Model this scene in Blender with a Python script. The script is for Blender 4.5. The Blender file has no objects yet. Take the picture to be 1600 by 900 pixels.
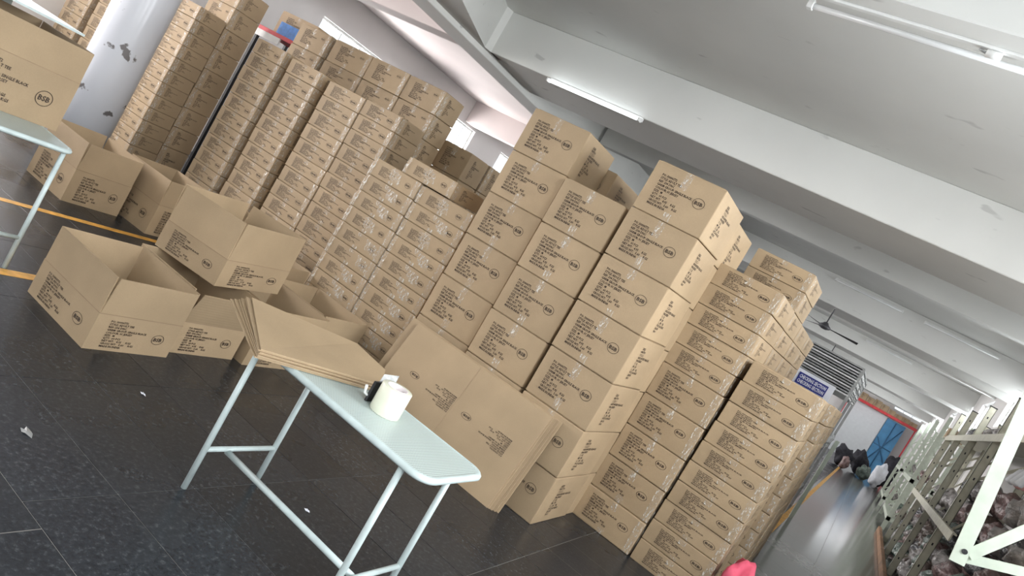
import bpy, bmesh, math, random
from mathutils import Matrix, Vector, Euler, noise

C = bpy.context.scene.collection
random.seed(7)
PI = math.pi

# ------------------------------------------------------------------ camera
R = ((0.751672, 0.432164, 0.498221), (0.469469, 0.179979, -0.864411), (-0.463236, 0.883653, -0.067602))
cam = bpy.data.cameras.new('camera')
cam.sensor_width = 36.0
cam.lens = 1149.8 / 1600 * 36.0
cam.clip_start = 0.05
cam.clip_end = 200
camo = bpy.data.objects.new('camera', cam)
C.objects.link(camo)
camo.matrix_world = Matrix(((R[0][0], -R[1][0], -R[2][0], 0), (R[0][1], -R[1][1], -R[2][1], 0),
                            (R[0][2], -R[1][2], -R[2][2], 1.5), (0, 0, 0, 1)))
bpy.context.scene.camera = camo

# ------------------------------------------------------------------ world, exposure
sc = bpy.context.scene
sc.view_settings.view_transform = 'Standard'
sc.view_settings.look = 'None'
sc.view_settings.gamma = 1.0
sc.view_settings.use_curve_mapping = False
sc.view_settings.exposure = -0.22
world = bpy.data.worlds.new('sky')
sc.world = world
world.use_nodes = True
bg = world.node_tree.nodes['Background']
bg.inputs['Color'].default_value = (0.86, 0.93, 1.0, 1)
bg.inputs['Strength'].default_value = 1.6

def area(name, loc, rot, sx, sy, power, col):
    l = bpy.data.lights.new(name, 'AREA')
    l.shape = 'RECTANGLE'; l.size = sx; l.size_y = sy; l.energy = power; l.color = col
    o = bpy.data.objects.new(name, l); C.objects.link(o)
    o.location = loc; o.rotation_euler = rot
    return o

LW, RW, FW, BW = -10.6, 1.5, -5.0, 40.0       # left, right, front (behind the camera), back walls
# daylight standing just outside the window openings
RWIN = [(-3.6, 2.2), (0.2, 2.2), (3.6, 2.2), (7.2, 2.2), (10.9, 2.2), (14.5, 1.9), (18.3, 1.9), (21.9, 1.9), (25.5, 1.9), (29.1, 1.9), (32.7, 1.9), (36.3, 1.9)]
LWIN = [(-2.6, 2.6), (1.3, 2.8), (5.2, 2.4), (10.2, 2.3), (13.8, 1.5), (16.7, 1.5), (20.4, 2.2), (24.4, 2.2), (28.2, 2.2), (32.2, 2.2), (36.2, 2.2)]
FWIN = [(-8.7, 2.6), (-5.2, 2.6), (-1.8, 2.6)]
RSILL = lambda y: 1.45 if y < 6 else 2.72
for y, w in RWIN:
    zs = RSILL(y)
    area('daylight_right', (RW + 0.6, y, (zs + 3.35) / 2 + .1), (0, PI / 2 - .35, 0), 3.3 - zs, w, 290 if y < 6 else (130 if y < 16 else 200), (0.95, 0.98, 1.0))
for y, w in LWIN:
    area('daylight_left', (LW - 0.65, y, 2.25), (0, -PI / 2 + .35, 0), 2.0, w, (140 if y < 0 else 900 if y < 3 else 150) if y < 6 else 420, (1.0, 0.96, 0.95))
for x, w in FWIN:
    area('daylight_front', (x, FW - 0.7, 2.2), (PI / 2 - .35, 0, 0), w, 2.2, 120 if x < -8 else 62, (1.0, 0.98, 0.96))
area('daylight_back', (0.76, BW + 0.32, 3.45), (-PI / 2, 0, 0), 1.3, 0.44, 14, (0.95, 0.98, 1.0))

# ------------------------------------------------------------------ node helpers
def mat(name):
    m = bpy.data.materials.new(name); m.use_nodes = True
    nt = m.node_tree
    return m, nt, nt.nodes['Principled BSDF']

def N(nt, t, **kw):
    n = nt.nodes.new(t)
    for k, v in kw.items():
        if k in n.inputs: n.inputs[k].default_value = v
        else: setattr(n, k, v)
    return n

def L(nt, a, b): nt.links.new(a, b)

def ramp(nt, src, stops):
    r = nt.nodes.new('ShaderNodeValToRGB')
    el = r.color_ramp.elements
    el[0].position, el[0].color = stops[0][0], (*stops[0][1], 1)
    el[1].position, el[1].color = stops[-1][0], (*stops[-1][1], 1)
    for p, c in stops[1:-1]:
        e = el.new(p); e.color = (*c, 1)
    L(nt, src, r.inputs[0])
    return r.outputs[0]

def simple(name, col, rough=0.6, metal=0.0, var=0.12, scale=8.0, bump=0.0, rand=0.0, spec=0.5, detail=4.0):
    m, nt, b = mat(name)
    tc = N(nt, 'ShaderNodeTexCoord')
    n = N(nt, 'ShaderNodeTexNoise', Scale=scale, Detail=detail)
    L(nt, tc.outputs['Object'], n.inputs['Vector'])
    lo = tuple(max(0, c * (1 - var)) for c in col); hi = tuple(min(1, c * (1 + var)) for c in col)
    c = ramp(nt, n.outputs['Fac'], [(0.3, lo), (0.7, hi)])
    if rand:
        oi = N(nt, 'ShaderNodeObjectInfo')
        hs = N(nt, 'ShaderNodeHueSaturation')
        mr = N(nt, 'ShaderNodeMapRange'); mr.inputs['To Min'].default_value = 1 - rand; mr.inputs['To Max'].default_value = 1 + rand
        L(nt, oi.outputs['Random'], mr.inputs['Value']); L(nt, mr.outputs[0], hs.inputs['Value'])
        L(nt, c, hs.inputs['Color']); c = hs.outputs[0]
    L(nt, c, b.inputs['Base Color'])
    b.inputs['Roughness'].default_value = rough; b.inputs['Metallic'].default_value = metal
    b.inputs['Specular IOR Level'].default_value = spec
    if bump:
        bp = N(nt, 'ShaderNodeBump', Strength=bump, Distance=0.02)
        L(nt, n.outputs['Fac'], bp.inputs['Height']); L(nt, bp.outputs[0], b.inputs['Normal'])
    return m

def cardboard(name, col, rand=0.07):
    m, nt, b = mat(name)
    tc = N(nt, 'ShaderNodeTexCoord')
    n1 = N(nt, 'ShaderNodeTexNoise', Scale=3.0, Detail=3.0)
    n2 = N(nt, 'ShaderNodeTexNoise', Scale=160.0, Detail=2.0)
    w = N(nt, 'ShaderNodeTexWave', Scale=60.0, Distortion=0.4)
    w.bands_direction = 'X'
    for x in (n1, n2, w): L(nt, tc.outputs['Object'], x.inputs['Vector'])
    a = N(nt, 'ShaderNodeMath', operation='MULTIPLY'); a.inputs[1].default_value = 0.75
    L(nt, n1.outputs['Fac'], a.inputs[0])
    a2 = N(nt, 'ShaderNodeMath', operation='MULTIPLY_ADD'); a2.inputs[1].default_value = 0.25
    L(nt, n2.outputs['Fac'], a2.inputs[0]); L(nt, a.outputs[0], a2.inputs[2])
    c = ramp(nt, a2.outputs[0], [(0.3, tuple(v * 0.88 for v in col)), (0.7, tuple(min(1, v * 1.1) for v in col))])
    oi = N(nt, 'ShaderNodeObjectInfo')
    hs = N(nt, 'ShaderNodeHueSaturation')
    mr = N(nt, 'ShaderNodeMapRange'); mr.inputs['To Min'].default_value = 1 - rand; mr.inputs['To Max'].default_value = 1 + rand
    L(nt, oi.outputs['Random'], mr.inputs['Value']); L(nt, mr.outputs[0], hs.inputs['Value'])
    L(nt, c, hs.inputs['Color']); L(nt, hs.outputs[0], b.inputs['Base Color'])
    b.inputs['Roughness'].default_value = 0.62
    b.inputs['Specular IOR Level'].default_value = 0.25
    bp = N(nt, 'ShaderNodeBump', Strength=0.08, Distance=0.004)
    L(nt, w.outputs['Fac'], bp.inputs['Height']); L(nt, bp.outputs[0], b.inputs['Normal'])
    return m

M = {}
M['card'] = cardboard('kraft_cardboard', (0.385, 0.285, 0.178))
M['card_in'] = cardboard('kraft_cardboard_inner', (0.378, 0.280, 0.176))
M['card_edge'] = simple('corrugated_edge', (0.36, 0.25, 0.15), 0.8, var=0.35, scale=120)
M['ink'] = simple('print_ink', (0.035, 0.022, 0.016), 0.7, var=0.3, scale=60)
M['steel'] = simple('pale_painted_steel', (0.52, 0.61, 0.61), 0.38, var=0.1, scale=14, bump=0.03)
M['rack'] = simple('cream_rack_paint', (0.58, 0.57, 0.46), 0.45, var=0.12, scale=10)
M['rack_lit'] = simple('pale_green_rack_paint', (0.52, 0.58, 0.49), 0.45, var=0.1, scale=10)
M['black'] = simple('black_plastic', (0.015, 0.015, 0.017), 0.5)
M['darkcloth'] = simple('dark_cloth', (0.022, 0.022, 0.03), 0.85, var=0.5, scale=12, bump=0.3)
M['whitecloth'] = simple('white_cloth', (0.72, 0.75, 0.8), 0.8, var=0.08, scale=10, bump=0.3)
M['pink'] = simple('pink_cloth', (0.72, 0.10, 0.17), 0.7, var=0.15, scale=10, bump=0.2)
M['tube_off'] = simple('unlit_tube_glass', (0.85, 0.87, 0.88), 0.25, var=0.03)
M['white'] = simple('white_enamel', (0.78, 0.79, 0.78), 0.4, var=0.06)
M['red'] = simple('red_paint', (0.62, 0.05, 0.06), 0.5, var=0.15)
M['blue'] = simple('blue_print', (0.05, 0.22, 0.62), 0.5, var=0.2, scale=20)
M['navy'] = simple('navy_sign', (0.02, 0.03, 0.22), 0.4, var=0.1)
M['signwhite'] = simple('sign_white', (0.8, 0.82, 0.9), 0.5, var=0.04)
M['bluedoor'] = simple('blue_door_paint', (0.10, 0.33, 0.60), 0.5, var=0.15, scale=3)
M['bluebar'] = simple('dark_blue_bar_paint', (0.04, 0.15, 0.30), 0.5)
M['panel'] = simple('white_panel_paint', (0.78, 0.83, 0.86), 0.5, var=0.03)
M['grey'] = simple('grey_metal', (0.36, 0.37, 0.37), 0.4, metal=0.3, var=0.15)
M['darkgrey'] = simple('dark_grey_metal', (0.10, 0.10, 0.11), 0.5, metal=0.3)
M['wood'] = simple('brown_timber', (0.30, 0.16, 0.08), 0.6, var=0.3, scale=6)
M['tape_roll'] = simple('cream_tape_roll', (0.74, 0.75, 0.62), 0.22, var=0.04, scale=10)
M['core'] = simple('paper_core', (0.72, 0.66, 0.66), 0.7)
M['yellow'] = simple('yellow_line_paint', (0.72, 0.38, 0.07), 0.5, var=0.25, scale=12)
M['crease'] = simple('carton_crease', (0.30, 0.21, 0.13), 0.8)

# clear packing tape: wrinkled, glossy, mostly transparent
m, nt, b = mat('clear_tape')
out = nt.nodes['Material Output']
tr = N(nt, 'ShaderNodeBsdfTransparent'); mx = N(nt, 'ShaderNodeMixShader')
b.inputs['Base Color'].default_value = (0.80, 0.77, 0.70, 1); b.inputs['Roughness'].default_value = 0.16
b.inputs['Specular IOR Level'].default_value = 0.9
tc = N(nt, 'ShaderNodeTexCoord')
nz = N(nt, 'ShaderNodeTexNoise', Scale=70.0, Detail=3.0); L(nt, tc.outputs['Object'], nz.inputs['Vector'])
bp = N(nt, 'ShaderNodeBump', Strength=0.7, Distance=0.006); L(nt, nz.outputs['Fac'], bp.inputs['Height']); L(nt, bp.outputs[0], b.inputs['Normal'])
mp = N(nt, 'ShaderNodeMapping'); mp.inputs['Scale'].default_value = (1.0, 1.0, 0.35); mp.inputs['Rotation'].default_value = (0, 0.5, 0)
L(nt, tc.outputs['Object'], mp.inputs['Vector'])
ns = N(nt, 'ShaderNodeTexNoise', Scale=85.0, Detail=2.0, Distortion=1.2); L(nt, mp.outputs[0], ns.inputs['Vector'])
fa = ramp(nt, ns.outputs['Fac'], [(0.0, (.06, .06, .06)), (0.545, (.08, .08, .08)), (0.625, (.68, .68, .68))])  # pale opaque streaks painted in as the highlights on the wrinkles
L(nt, fa, mx.inputs[0])
L(nt, tr.outputs[0], mx.inputs[1]); L(nt, b.outputs[0], mx.inputs[2]); L(nt, mx.outputs[0], out.inputs['Surface'])
M['tape'] = m

# cloudy plastic bags
def plastic(name, col, alpha):
    m, nt, b = mat(name)
    out = nt.nodes['Material Output']
    tr = N(nt, 'ShaderNodeBsdfTransparent'); mx = N(nt, 'ShaderNodeMixShader')
    tc = N(nt, 'ShaderNodeTexCoord')
    nz = N(nt, 'ShaderNodeTexNoise', Scale=9.0, Detail=4.0); L(nt, tc.outputs['Object'], nz.inputs['Vector'])
    c = ramp(nt, nz.outputs['Fac'], [(0.3, tuple(v * 0.45 for v in col)), (0.55, col), (0.75, tuple(min(1, v * 1.5) for v in col))])
    L(nt, c, b.inputs['Base Color'])
    b.inputs['Roughness'].default_value = 0.22
    n2 = N(nt, 'ShaderNodeTexNoise', Scale=26.0, Detail=3.0); L(nt, tc.outputs['Object'], n2.inputs['Vector'])
    bp = N(nt, 'ShaderNodeBump', Strength=0.9, Distance=0.02); L(nt, n2.outputs['Fac'], bp.inputs['Height']); L(nt, bp.outputs[0], b.inputs['Normal'])
    mx.inputs[0].default_value = alpha
    L(nt, tr.outputs[0], mx.inputs[1]); L(nt, b.outputs[0], mx.inputs[2]); L(nt, mx.outputs[0], out.inputs['Surface'])
    return m
M['bag_grey'] = plastic('grey_bagged_garments', (0.32, 0.30, 0.29), 0.95)
M['bag_green'] = plastic('green_bagged_garments', (0.17, 0.22, 0.19), 0.95)
M['bag_rose'] = plastic('rose_bagged_garments', (0.24, 0.16, 0.155), 0.95)
M['bag_dark'] = plastic('dark_bagged_garments', (0.045, 0.045, 0.055), 0.95)
M['bag_brown'] = plastic('brown_bagged_garments', (0.15, 0.115, 0.10), 0.95)
M['film'] = plastic('clear_film', (0.6, 0.62, 0.63), 0.7)

# lit tube
m = bpy.data.materials.new('lit_tube'); m.use_nodes = True
nt = m.node_tree; nt.nodes.remove(nt.nodes['Principled BSDF'])
em = N(nt, 'ShaderNodeEmission', Strength=8.0); em.inputs['Color'].default_value = (0.9, 0.97, 1.0, 1)
L(nt, em.outputs[0], nt.nodes['Material Output'].inputs['Surface'])
M['tube_on'] = m

# window pane
m, nt, b = mat('window_glass')
out = nt.nodes['Material Output']
tr = N(nt, 'ShaderNodeBsdfTransparent'); mx = N(nt, 'ShaderNodeMixShader')
b.inputs['Base Color'].default_value = (0.9, 0.95, 0.95, 1); b.inputs['Roughness'].default_value = 0.05
mx.inputs[0].default_value = 0.08
L(nt, tr.outputs[0], mx.inputs[1]); L(nt, b.outputs[0], mx.inputs[2]); L(nt, mx.outputs[0], out.inputs['Surface'])
M['glass'] = m

# plaster (walls, ceiling, beams)
def plaster(name, col, spots=True):
    m, nt, b = mat(name)
    tc = N(nt, 'ShaderNodeTexCoord')
    n1 = N(nt, 'ShaderNodeTexNoise', Scale=0.7, Detail=4.0)
    n2 = N(nt, 'ShaderNodeTexNoise', Scale=3.2, Detail=2.0)
    mp = N(nt, 'ShaderNodeMapping'); mp.inputs['Scale'].default_value = (1.0, 2.2, 3.0)
    L(nt, tc.outputs['Object'], n1.inputs['Vector']); L(nt, tc.outputs['Object'], mp.inputs['Vector']); L(nt, mp.outputs[0], n2.inputs['Vector'])
    base = ramp(nt, n1.outputs['Fac'], [(0.3, tuple(v * 0.93 for v in col)), (0.7, tuple(min(1, v * 1.05) for v in col))])
    if spots:
        f = ramp(nt, n2.outputs['Fac'], [(0.0, (0, 0, 0)), (0.70, (0, 0, 0)), (0.76, (1, 1, 1))])
        mxc = N(nt, 'ShaderNodeMix', data_type='RGBA')
        mxc.inputs['B'].default_value = (*[v * 0.55 for v in col], 1)
        sm = N(nt, 'ShaderNodeMath', operation='MULTIPLY'); sm.inputs[1].default_value = 0.5
        L(nt, f, sm.inputs[0]); L(nt, sm.outputs[0], mxc.inputs['Factor']); L(nt, base, mxc.inputs['A'])
        base = mxc.outputs['Result']
    L(nt, base, b.inputs['Base Color'])
    b.inputs['Roughness'].default_value = 0.75
    n3 = N(nt, 'ShaderNodeTexNoise', Scale=30.0, Detail=3.0); L(nt, tc.outputs['Object'], n3.inputs['Vector'])
    bp = N(nt, 'ShaderNodeBump', Strength=0.06, Distance=0.01); L(nt, n3.outputs['Fac'], bp.inputs['Height']); L(nt, bp.outputs[0], b.inputs['Normal'])
    return m
M['slab'] = plaster('ceiling_plaster', (0.70, 0.71, 0.69))
M['beam'] = plaster('beam_plaster', (0.72, 0.73, 0.71))
M['wall'] = plaster('wall_plaster', (0.78, 0.77, 0.76), False)
M['bounce_plaster'] = plaster('pink_bounce_plaster', (0.74, 0.665, 0.65), False)  # pink of bounced light in the left bay, painted into the plaster

# round column: white oil paint with dark scuffs
m, nt, b = mat('column_paint')
tc = N(nt, 'ShaderNodeTexCoord')
n1 = N(nt, 'ShaderNodeTexNoise', Scale=5.0, Detail=5.0); L(nt, tc.outputs['Object'], n1.inputs['Vector'])
f = ramp(nt, n1.outputs['Fac'], [(0.0, (0.62, 0.64, 0.69)), (0.625, (0.62, 0.64, 0.69)), (0.65, (0.15, 0.14, 0.14))])
L(nt, f, b.inputs['Base Color']); b.inputs['Roughness'].default_value = 0.22
M['column'] = m

# floor tiles: dark polished stone
m, nt, b = mat('dark_stone_tile')
tc = N(nt, 'ShaderNodeTexCoord'); oi = N(nt, 'ShaderNodeObjectInfo')
ge = N(nt, 'ShaderNodeNewGeometry')
n1 = N(nt, 'ShaderNodeTexNoise', Scale=45.0, Detail=6.0, Roughness=0.7)
n2 = N(nt, 'ShaderNodeTexNoise', Scale=1.3, Detail=3.0)
n3 = N(nt, 'ShaderNodeTexVoronoi', Scale=26.0)
for x in (n1, n2, n3): L(nt, ge.outputs['Position'], x.inputs['Vector'])
c1 = ramp(nt, n1.outputs['Fac'], [(0.33, (0.011, 0.013, 0.017)), (0.55, (0.024, 0.028, 0.034)), (0.72, (0.085, 0.095, 0.10))])
hs = N(nt, 'ShaderNodeHueSaturation'); mr = N(nt, 'ShaderNodeMapRange'); mr.inputs['To Min'].default_value = 0.85; mr.inputs['To Max'].default_value = 1.2
L(nt, oi.outputs['Random'], mr.inputs['Value']); L(nt, mr.outputs[0], hs.inputs['Value']); L(nt, c1, hs.inputs['Color'])
L(nt, hs.outputs[0], b.inputs['Base Color']); b.inputs['Specular IOR Level'].default_value = 0.36
r1 = ramp(nt, n2.outputs['Fac'], [(0.3, (0.2, 0.2, 0.2)), (0.7, (0.38, 0.38, 0.38))])
L(nt, r1, b.inputs['Roughness'])
bp = N(nt, 'ShaderNodeBump', Strength=0.12, Distance=0.004); L(nt, n1.outputs['Fac'], bp.inputs['Height']); L(nt, bp.outputs[0], b.inputs['Normal'])
M['tile'] = m
m, nt, b = mat('grey_aisle_tile')
ge = N(nt, 'ShaderNodeNewGeometry'); oi = N(nt, 'ShaderNodeObjectInfo')
n1 = N(nt, 'ShaderNodeTexNoise', Scale=9.0, Detail=6.0, Roughness=0.7); L(nt, ge.outputs['Position'], n1.inputs['Vector'])
c1 = ramp(nt, n1.outputs['Fac'], [(0.3, (0.10, 0.10, 0.10)), (0.7, (0.21, 0.21, 0.205))])
hs = N(nt, 'ShaderNodeHueSaturation'); mr = N(nt, 'ShaderNodeMapRange'); mr.inputs['To Min'].default_value = 0.8; mr.inputs['To Max'].default_value = 1.3
L(nt, oi.outputs['Random'], mr.inputs['Value']); L(nt, mr.outputs[0], hs.inputs['Value']); L(nt, c1, hs.inputs['Color'])
L(nt, hs.outputs[0], b.inputs['Base Color']); b.inputs['Roughness'].default_value = 0.14
b.inputs['IOR'].default_value = 1.45
M['aisle_tile'] = m
M['grout'] = simple('tile_joint', (0.26, 0.25, 0.23), 0.8)

# perforated table top
m, nt, b = mat('perforated_sheet')
tc = N(nt, 'ShaderNodeTexCoord')
mp = N(nt, 'ShaderNodeMapping'); mp.inputs['Scale'].default_value = (105, 105, 105)
L(nt, tc.outputs['Object'], mp.inputs['Vector'])
fr = N(nt, 'ShaderNodeVectorMath', operation='FRACTION'); L(nt, mp.outputs[0], fr.inputs[0])
sb = N(nt, 'ShaderNodeVectorMath', operation='SUBTRACT'); sb.inputs[1].default_value = (0.5, 0.5, 0.5); L(nt, fr.outputs[0], sb.inputs[0])
ml = N(nt, 'ShaderNodeVectorMath', operation='MULTIPLY'); ml.inputs[1].default_value = (1, 1, 0); L(nt, sb.outputs[0], ml.inputs[0])
ln = N(nt, 'ShaderNodeVectorMath', operation='LENGTH'); L(nt, ml.outputs[0], ln.inputs[0])
f = ramp(nt, ln.outputs['Value'], [(0.24, (0.16, 0.19, 0.19)), (0.33, (0.56, 0.65, 0.63))])
L(nt, f, b.inputs['Base Color']); b.inputs['Roughness'].default_value = 0.4
M['perf'] = m

# ------------------------------------------------------------------ mesh helpers
def obj(name, bm, m, parent=None, smooth=False):
    me = bpy.data.meshes.new(name)
    bm.normal_update(); bm.to_mesh(me); bm.free()
    if isinstance(m, (list, tuple)):
        for q in m: me.materials.append(q)
    else: me.materials.append(m)
    if smooth:
        for p in me.polygons: p.use_smooth = True
    return link(name, me, parent)

def link(name, me, parent=None):
    o = bpy.data.objects.new(name, me); C.objects.link(o)
    if parent: o.parent = parent
    return o

def tag(o, label, cat, group=None, kind=None):
    o['label'] = label; o['category'] = cat
    if group: o['group'] = group
    if kind: o['kind'] = kind
    return o

def thing(name, label, cat, loc=(0, 0, 0), rz=0, group=None):
    o = bpy.data.objects.new(name, None); C.objects.link(o)
    o.empty_display_size = 0.1
    o.location = loc; o.rotation_euler = (0, 0, rz)
    return tag(o, label, cat, group)

def box(bm, x0, y0, z0, x1, y1, z1, bev=0.0, mi=0, seg=1):
    vs = [bm.verts.new(p) for p in ((x0, y0, z0), (x1, y0, z0), (x1, y1, z0), (x0, y1, z0), (x0, y0, z1), (x1, y0, z1), (x1, y1, z1), (x0, y1, z1))]
    fs = []
    for a in ((3, 2, 1, 0), (4, 5, 6, 7), (0, 1, 5, 4), (1, 2, 6, 5), (2, 3, 7, 6), (3, 0, 4, 7)):
        f = bm.faces.new([vs[i] for i in a]); f.material_index = mi; fs.append(f)
    if bev:
        es = list({e for f in fs for e in f.edges})
        bmesh.ops.bevel(bm, geom=es, offset=bev, segments=seg, affect='EDGES', profile=0.6)
    return vs

def tube(bm, pts, r, n=10, cap=True, mi=0):
    pts = [Vector(p) for p in pts]
    rings = []
    for i, p in enumerate(pts):
        if i == 0: d = pts[1] - pts[0]
        elif i == len(pts) - 1: d = pts[-1] - pts[-2]
        else: d = (pts[i + 1] - pts[i - 1])
        d.normalize()
        u = d.orthogonal() if abs(d.z) > 0.9 else Vector((0, 0, 1)).cross(d)
        if abs(d.z) > 0.9: u = Vector((1, 0, 0)) - d * d.x
        u.normalize(); v = d.cross(u)
        rr = r[i] if isinstance(r, (list, tuple)) else r
        rings.append([bm.verts.new(p + (u * math.cos(2 * PI * k / n) + v * math.sin(2 * PI * k / n)) * rr) for k in range(n)])
    for a, b in zip(rings, rings[1:]):
        for k in range(n):
            f = bm.faces.new((a[k], a[(k + 1) % n], b[(k + 1) % n], b[k])); f.smooth = True; f.material_index = mi
    if cap:
        f = bm.faces.new(list(reversed(rings[0]))); f.material_index = mi
        f = bm.faces.new(rings[-1]); f.material_index = mi

def prism(bm, poly, axis, a, b, mi=0):
    """extrude a 2D polygon along an axis: 'x' poly is (y,z), 'y' poly is (x,z), 'z' poly is (x,y)"""
    def P(p, t):
        return {'x': (t, p[0], p[1]), 'y': (p[0], t, p[1]), 'z': (p[0], p[1], t)}[axis]
    A = [bm.verts.new(P(p, a)) for p in poly]; B = [bm.verts.new(P(p, b)) for p in poly]
    n = len(poly)
    fs = [bm.faces.new(A), bm.faces.new(list(reversed(B)))]
    for i in range(n): fs.append(bm.faces.new((A[i], B[i], B[(i + 1) % n], A[(i + 1) % n])))
    for f in fs: f.material_index = mi
    bmesh.ops.recalc_face_normals(bm, faces=bm.faces)

def panel(bm, c, th, mi=0):
    """thin slab from 4 corner points, thickness th along the normal (both ways)"""
    c = [Vector(p) for p in c]
    n = (c[1] - c[0]).cross(c[3] - c[0]).normalized() * (th / 2)
    A = [bm.verts.new(p + n) for p in c]; B = [bm.verts.new(p - n) for p in c]
    fs = [bm.faces.new(A), bm.faces.new(list(reversed(B)))]
    k = len(c)
    for i in range(k): fs.append(bm.faces.new((A[i], B[i], B[(i + 1) % k], A[(i + 1) % k])))
    for f in fs: f.material_index = mi

def struct(name, bm, m, parent=None):
    o = obj(name, bm, m, parent)
    if not parent: o['kind'] = 'structure'
    return o

# ------------------------------------------------------------------ room
ZB, ZS = 3.18, 3.71
# floor bed + tiles as parts
bm = bmesh.new(); box(bm, LW, FW, -0.2, RW, BW, -0.0018)
floor = struct('floor', bm, M['grout'])
TX, TY = 0.79, 0.333
def tile_mesh(w, d, name, m):
    bm = bmesh.new(); box(bm, 0.0014, 0.0014, -0.012, w - 0.0014, d - 0.0014, 0.0, 0.0005)
    me = bpy.data.meshes.new(name); bm.normal_update(); bm.to_mesh(me); bm.free(); me.materials.append(m); return me
tm = tile_mesh(TX, TY, 'tile', M['tile'])
nt_ = 0
for i in range(-6, 3):                               # near field, tile by tile
    for j in range(2, 15):
        x = -1.91 + i * TX; y = 0.83 + j * TY
        if x + TX < -0.62 - 0 and x > -6.2 and x < -0.62:
            o = link('tile', tm, floor); o.location = (x, y, 0); nt_ += 1
for j in range(12, 15):
    pass
# the aisle tiles
ta = tile_mesh(0.66, 0.66, 'tile', M['aisle_tile'])
for i in range(3):
    for j in range(50):
        o = link('tile', ta, floor); o.location = (-0.48 + i * 0.66, 5.16 + j * 0.66, 0); nt_ += 1
# the rest of the floor, tiles joined
def tile_field(x0, y0, x1, y1, w, d, m, name='tile_field'):
    bm = bmesh.new()
    nx, ny = max(1, round((x1 - x0) / w)), max(1, round((y1 - y0) / d))
    w, d = (x1 - x0) / nx, (y1 - y0) / ny
    for i in range(nx):
        for j in range(ny):
            x, y = x0 + i * w, y0 + j * d
            bm.faces.new([bm.verts.new(p) for p in ((x + .002, y + .002, 0), (x + w - .002, y + .002, 0), (x + w - .002, y + d - .002, 0), (x + .002, y + d - .002, 0))])
    o = obj(name, bm, m, floor); o['kind'] = 'stuff'; return o
xs0 = -1.91 - 5 * TX
tile_field(xs0, FW, RW, 0.83 + 2 * TY, TX, TY, M['tile'])
tile_field(LW, FW, xs0, BW, TX, TY * 2, M['tile'])
tile_field(xs0, 0.83 + 15 * TY, -0.48, BW, TX, 0.66, M['tile'])
tile_field(xs0 + 6 * TX, 0.83 + 2 * TY, RW, 5.16, TX, TY, M['tile'])
tile_field(-0.48, 5.16 + 33, RW, BW, .66, .66, M['aisle_tile'])

def painted_line(label, x0, y0, x1, y1):
    bm = bmesh.new(); box(bm, x0, y0, -0.004, x1, y1, 0.0016)
    return tag(obj('floor_line', bm, M['yellow']), label, 'floor marking')
painted_line('orange painted floor line under the left table by the open cartons', -5.09, 1.2, -5.02, 5.0)
painted_line('short orange floor line left of the front open carton', -3.83, 1.2, -3.75, 2.55)
painted_line('worn yellow line along the aisle edge beside the stacks', -0.42, 8.3, -0.35, 33)

# walls with window openings
def wall_openings(name, axis, at, lo, hi, wins, z0, z1, m, th=0.22, top=4.0):
    bm = bmesh.new()
    def B(a, b, za, zb):
        if axis == 'x': box(bm, min(at, at + th), a, za, max(at, at + th), b, zb)
        else: box(bm, a, min(at, at + th), za, b, max(at, at + th), zb)
    cur = lo
    for c, w in sorted(wins):
        zz = z0(c) if callable(z0) else z0; B(cur, c - w / 2, 0, top); B(c - w / 2, c + w / 2, 0, zz); B(c - w / 2, c + w / 2, z1, top); cur = c + w / 2
    B(cur, hi, 0, top)
    return struct(name, bm, m)
wall_openings('wall_right', 'x', RW, FW, BW, RWIN, RSILL, 3.35, M['wall'])
wall_openings('wall_left', 'x', LW, FW, BW, LWIN, 1.2, 3.1, M['wall'], -0.22)
wall_openings('wall_front', 'y', FW, LW, RW, FWIN, 0.9, 3.2, M['wall'], -0.22)
bm = bmesh.new()
box(bm, LW, BW, 0, RW, BW + 0.2, 3.22); box(bm, LW, BW, 3.68, RW, BW + .2, 4.0); box(bm, LW, BW, 3.22, 0.1, BW + .2, 3.68); box(bm, 1.42, BW, 3.22, RW, BW + .2, 3.68)
struct('wall_back', bm, M['wall'])

WN = [0]
def window(axis, at, c, w, z0, z1, cols=3, rows=2):
    WN[0] += 1
    bm = bmesh.new(); f = 0.045
    def B(b_, a0, a1, za, zb, d0=-0.03, d1=0.03):
        if axis == 'x': box(b_, at + d0, a0, za, at + d1, a1, zb)
        else: box(b_, a0, at + d0, za, a1, at + d1, zb)
    a0, a1 = c - w / 2, c + w / 2
    B(bm, a0, a0 + f, z0, z1); B(bm, a1 - f, a1, z0, z1); B(bm, a0 + f, a1 - f, z0, z0 + f); B(bm, a0 + f, a1 - f, z1 - f, z1)
    root = struct('window_%d' % WN[0], bm, M['white'])
    cw = (w - 2 * f) / cols; rh = (z1 - z0 - 2 * f) / rows
    for i in range(1, cols):
        b2 = bmesh.new(); B(b2, a0 + f + i * cw - .014, a0 + f + i * cw + .014, z0 + f, z1 - f, -.018, .018); obj('glazing_bar', b2, M['white'], root)
    for j in range(1, rows):
        b2 = bmesh.new(); B(b2, a0 + f, a1 - f, z0 + f + j * rh - .014, z0 + f + j * rh + .014, -.016, .016); obj('glazing_bar', b2, M['white'], root)
    b2 = bmesh.new(); B(b2, a0 + f, a1 - f, z0 + f, z1 - f, -.004, .004); obj('pane', b2, M['glass'], root)
for y, w in RWIN: window('x', RW + 0.11, y, w, RSILL(y), 3.35, 3, 3 if y < 6 else 1)
for y, w in LWIN: window('x', LW - 0.11, y, w, 1.2, 3.1, 4, 3)
for x, w in FWIN: window('y', FW - 0.11, x, w, 0.9, 3.2, 4, 3)
window('y', BW + 0.1, 0.76, 1.32, 3.22, 3.68, 3, 2)

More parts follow.
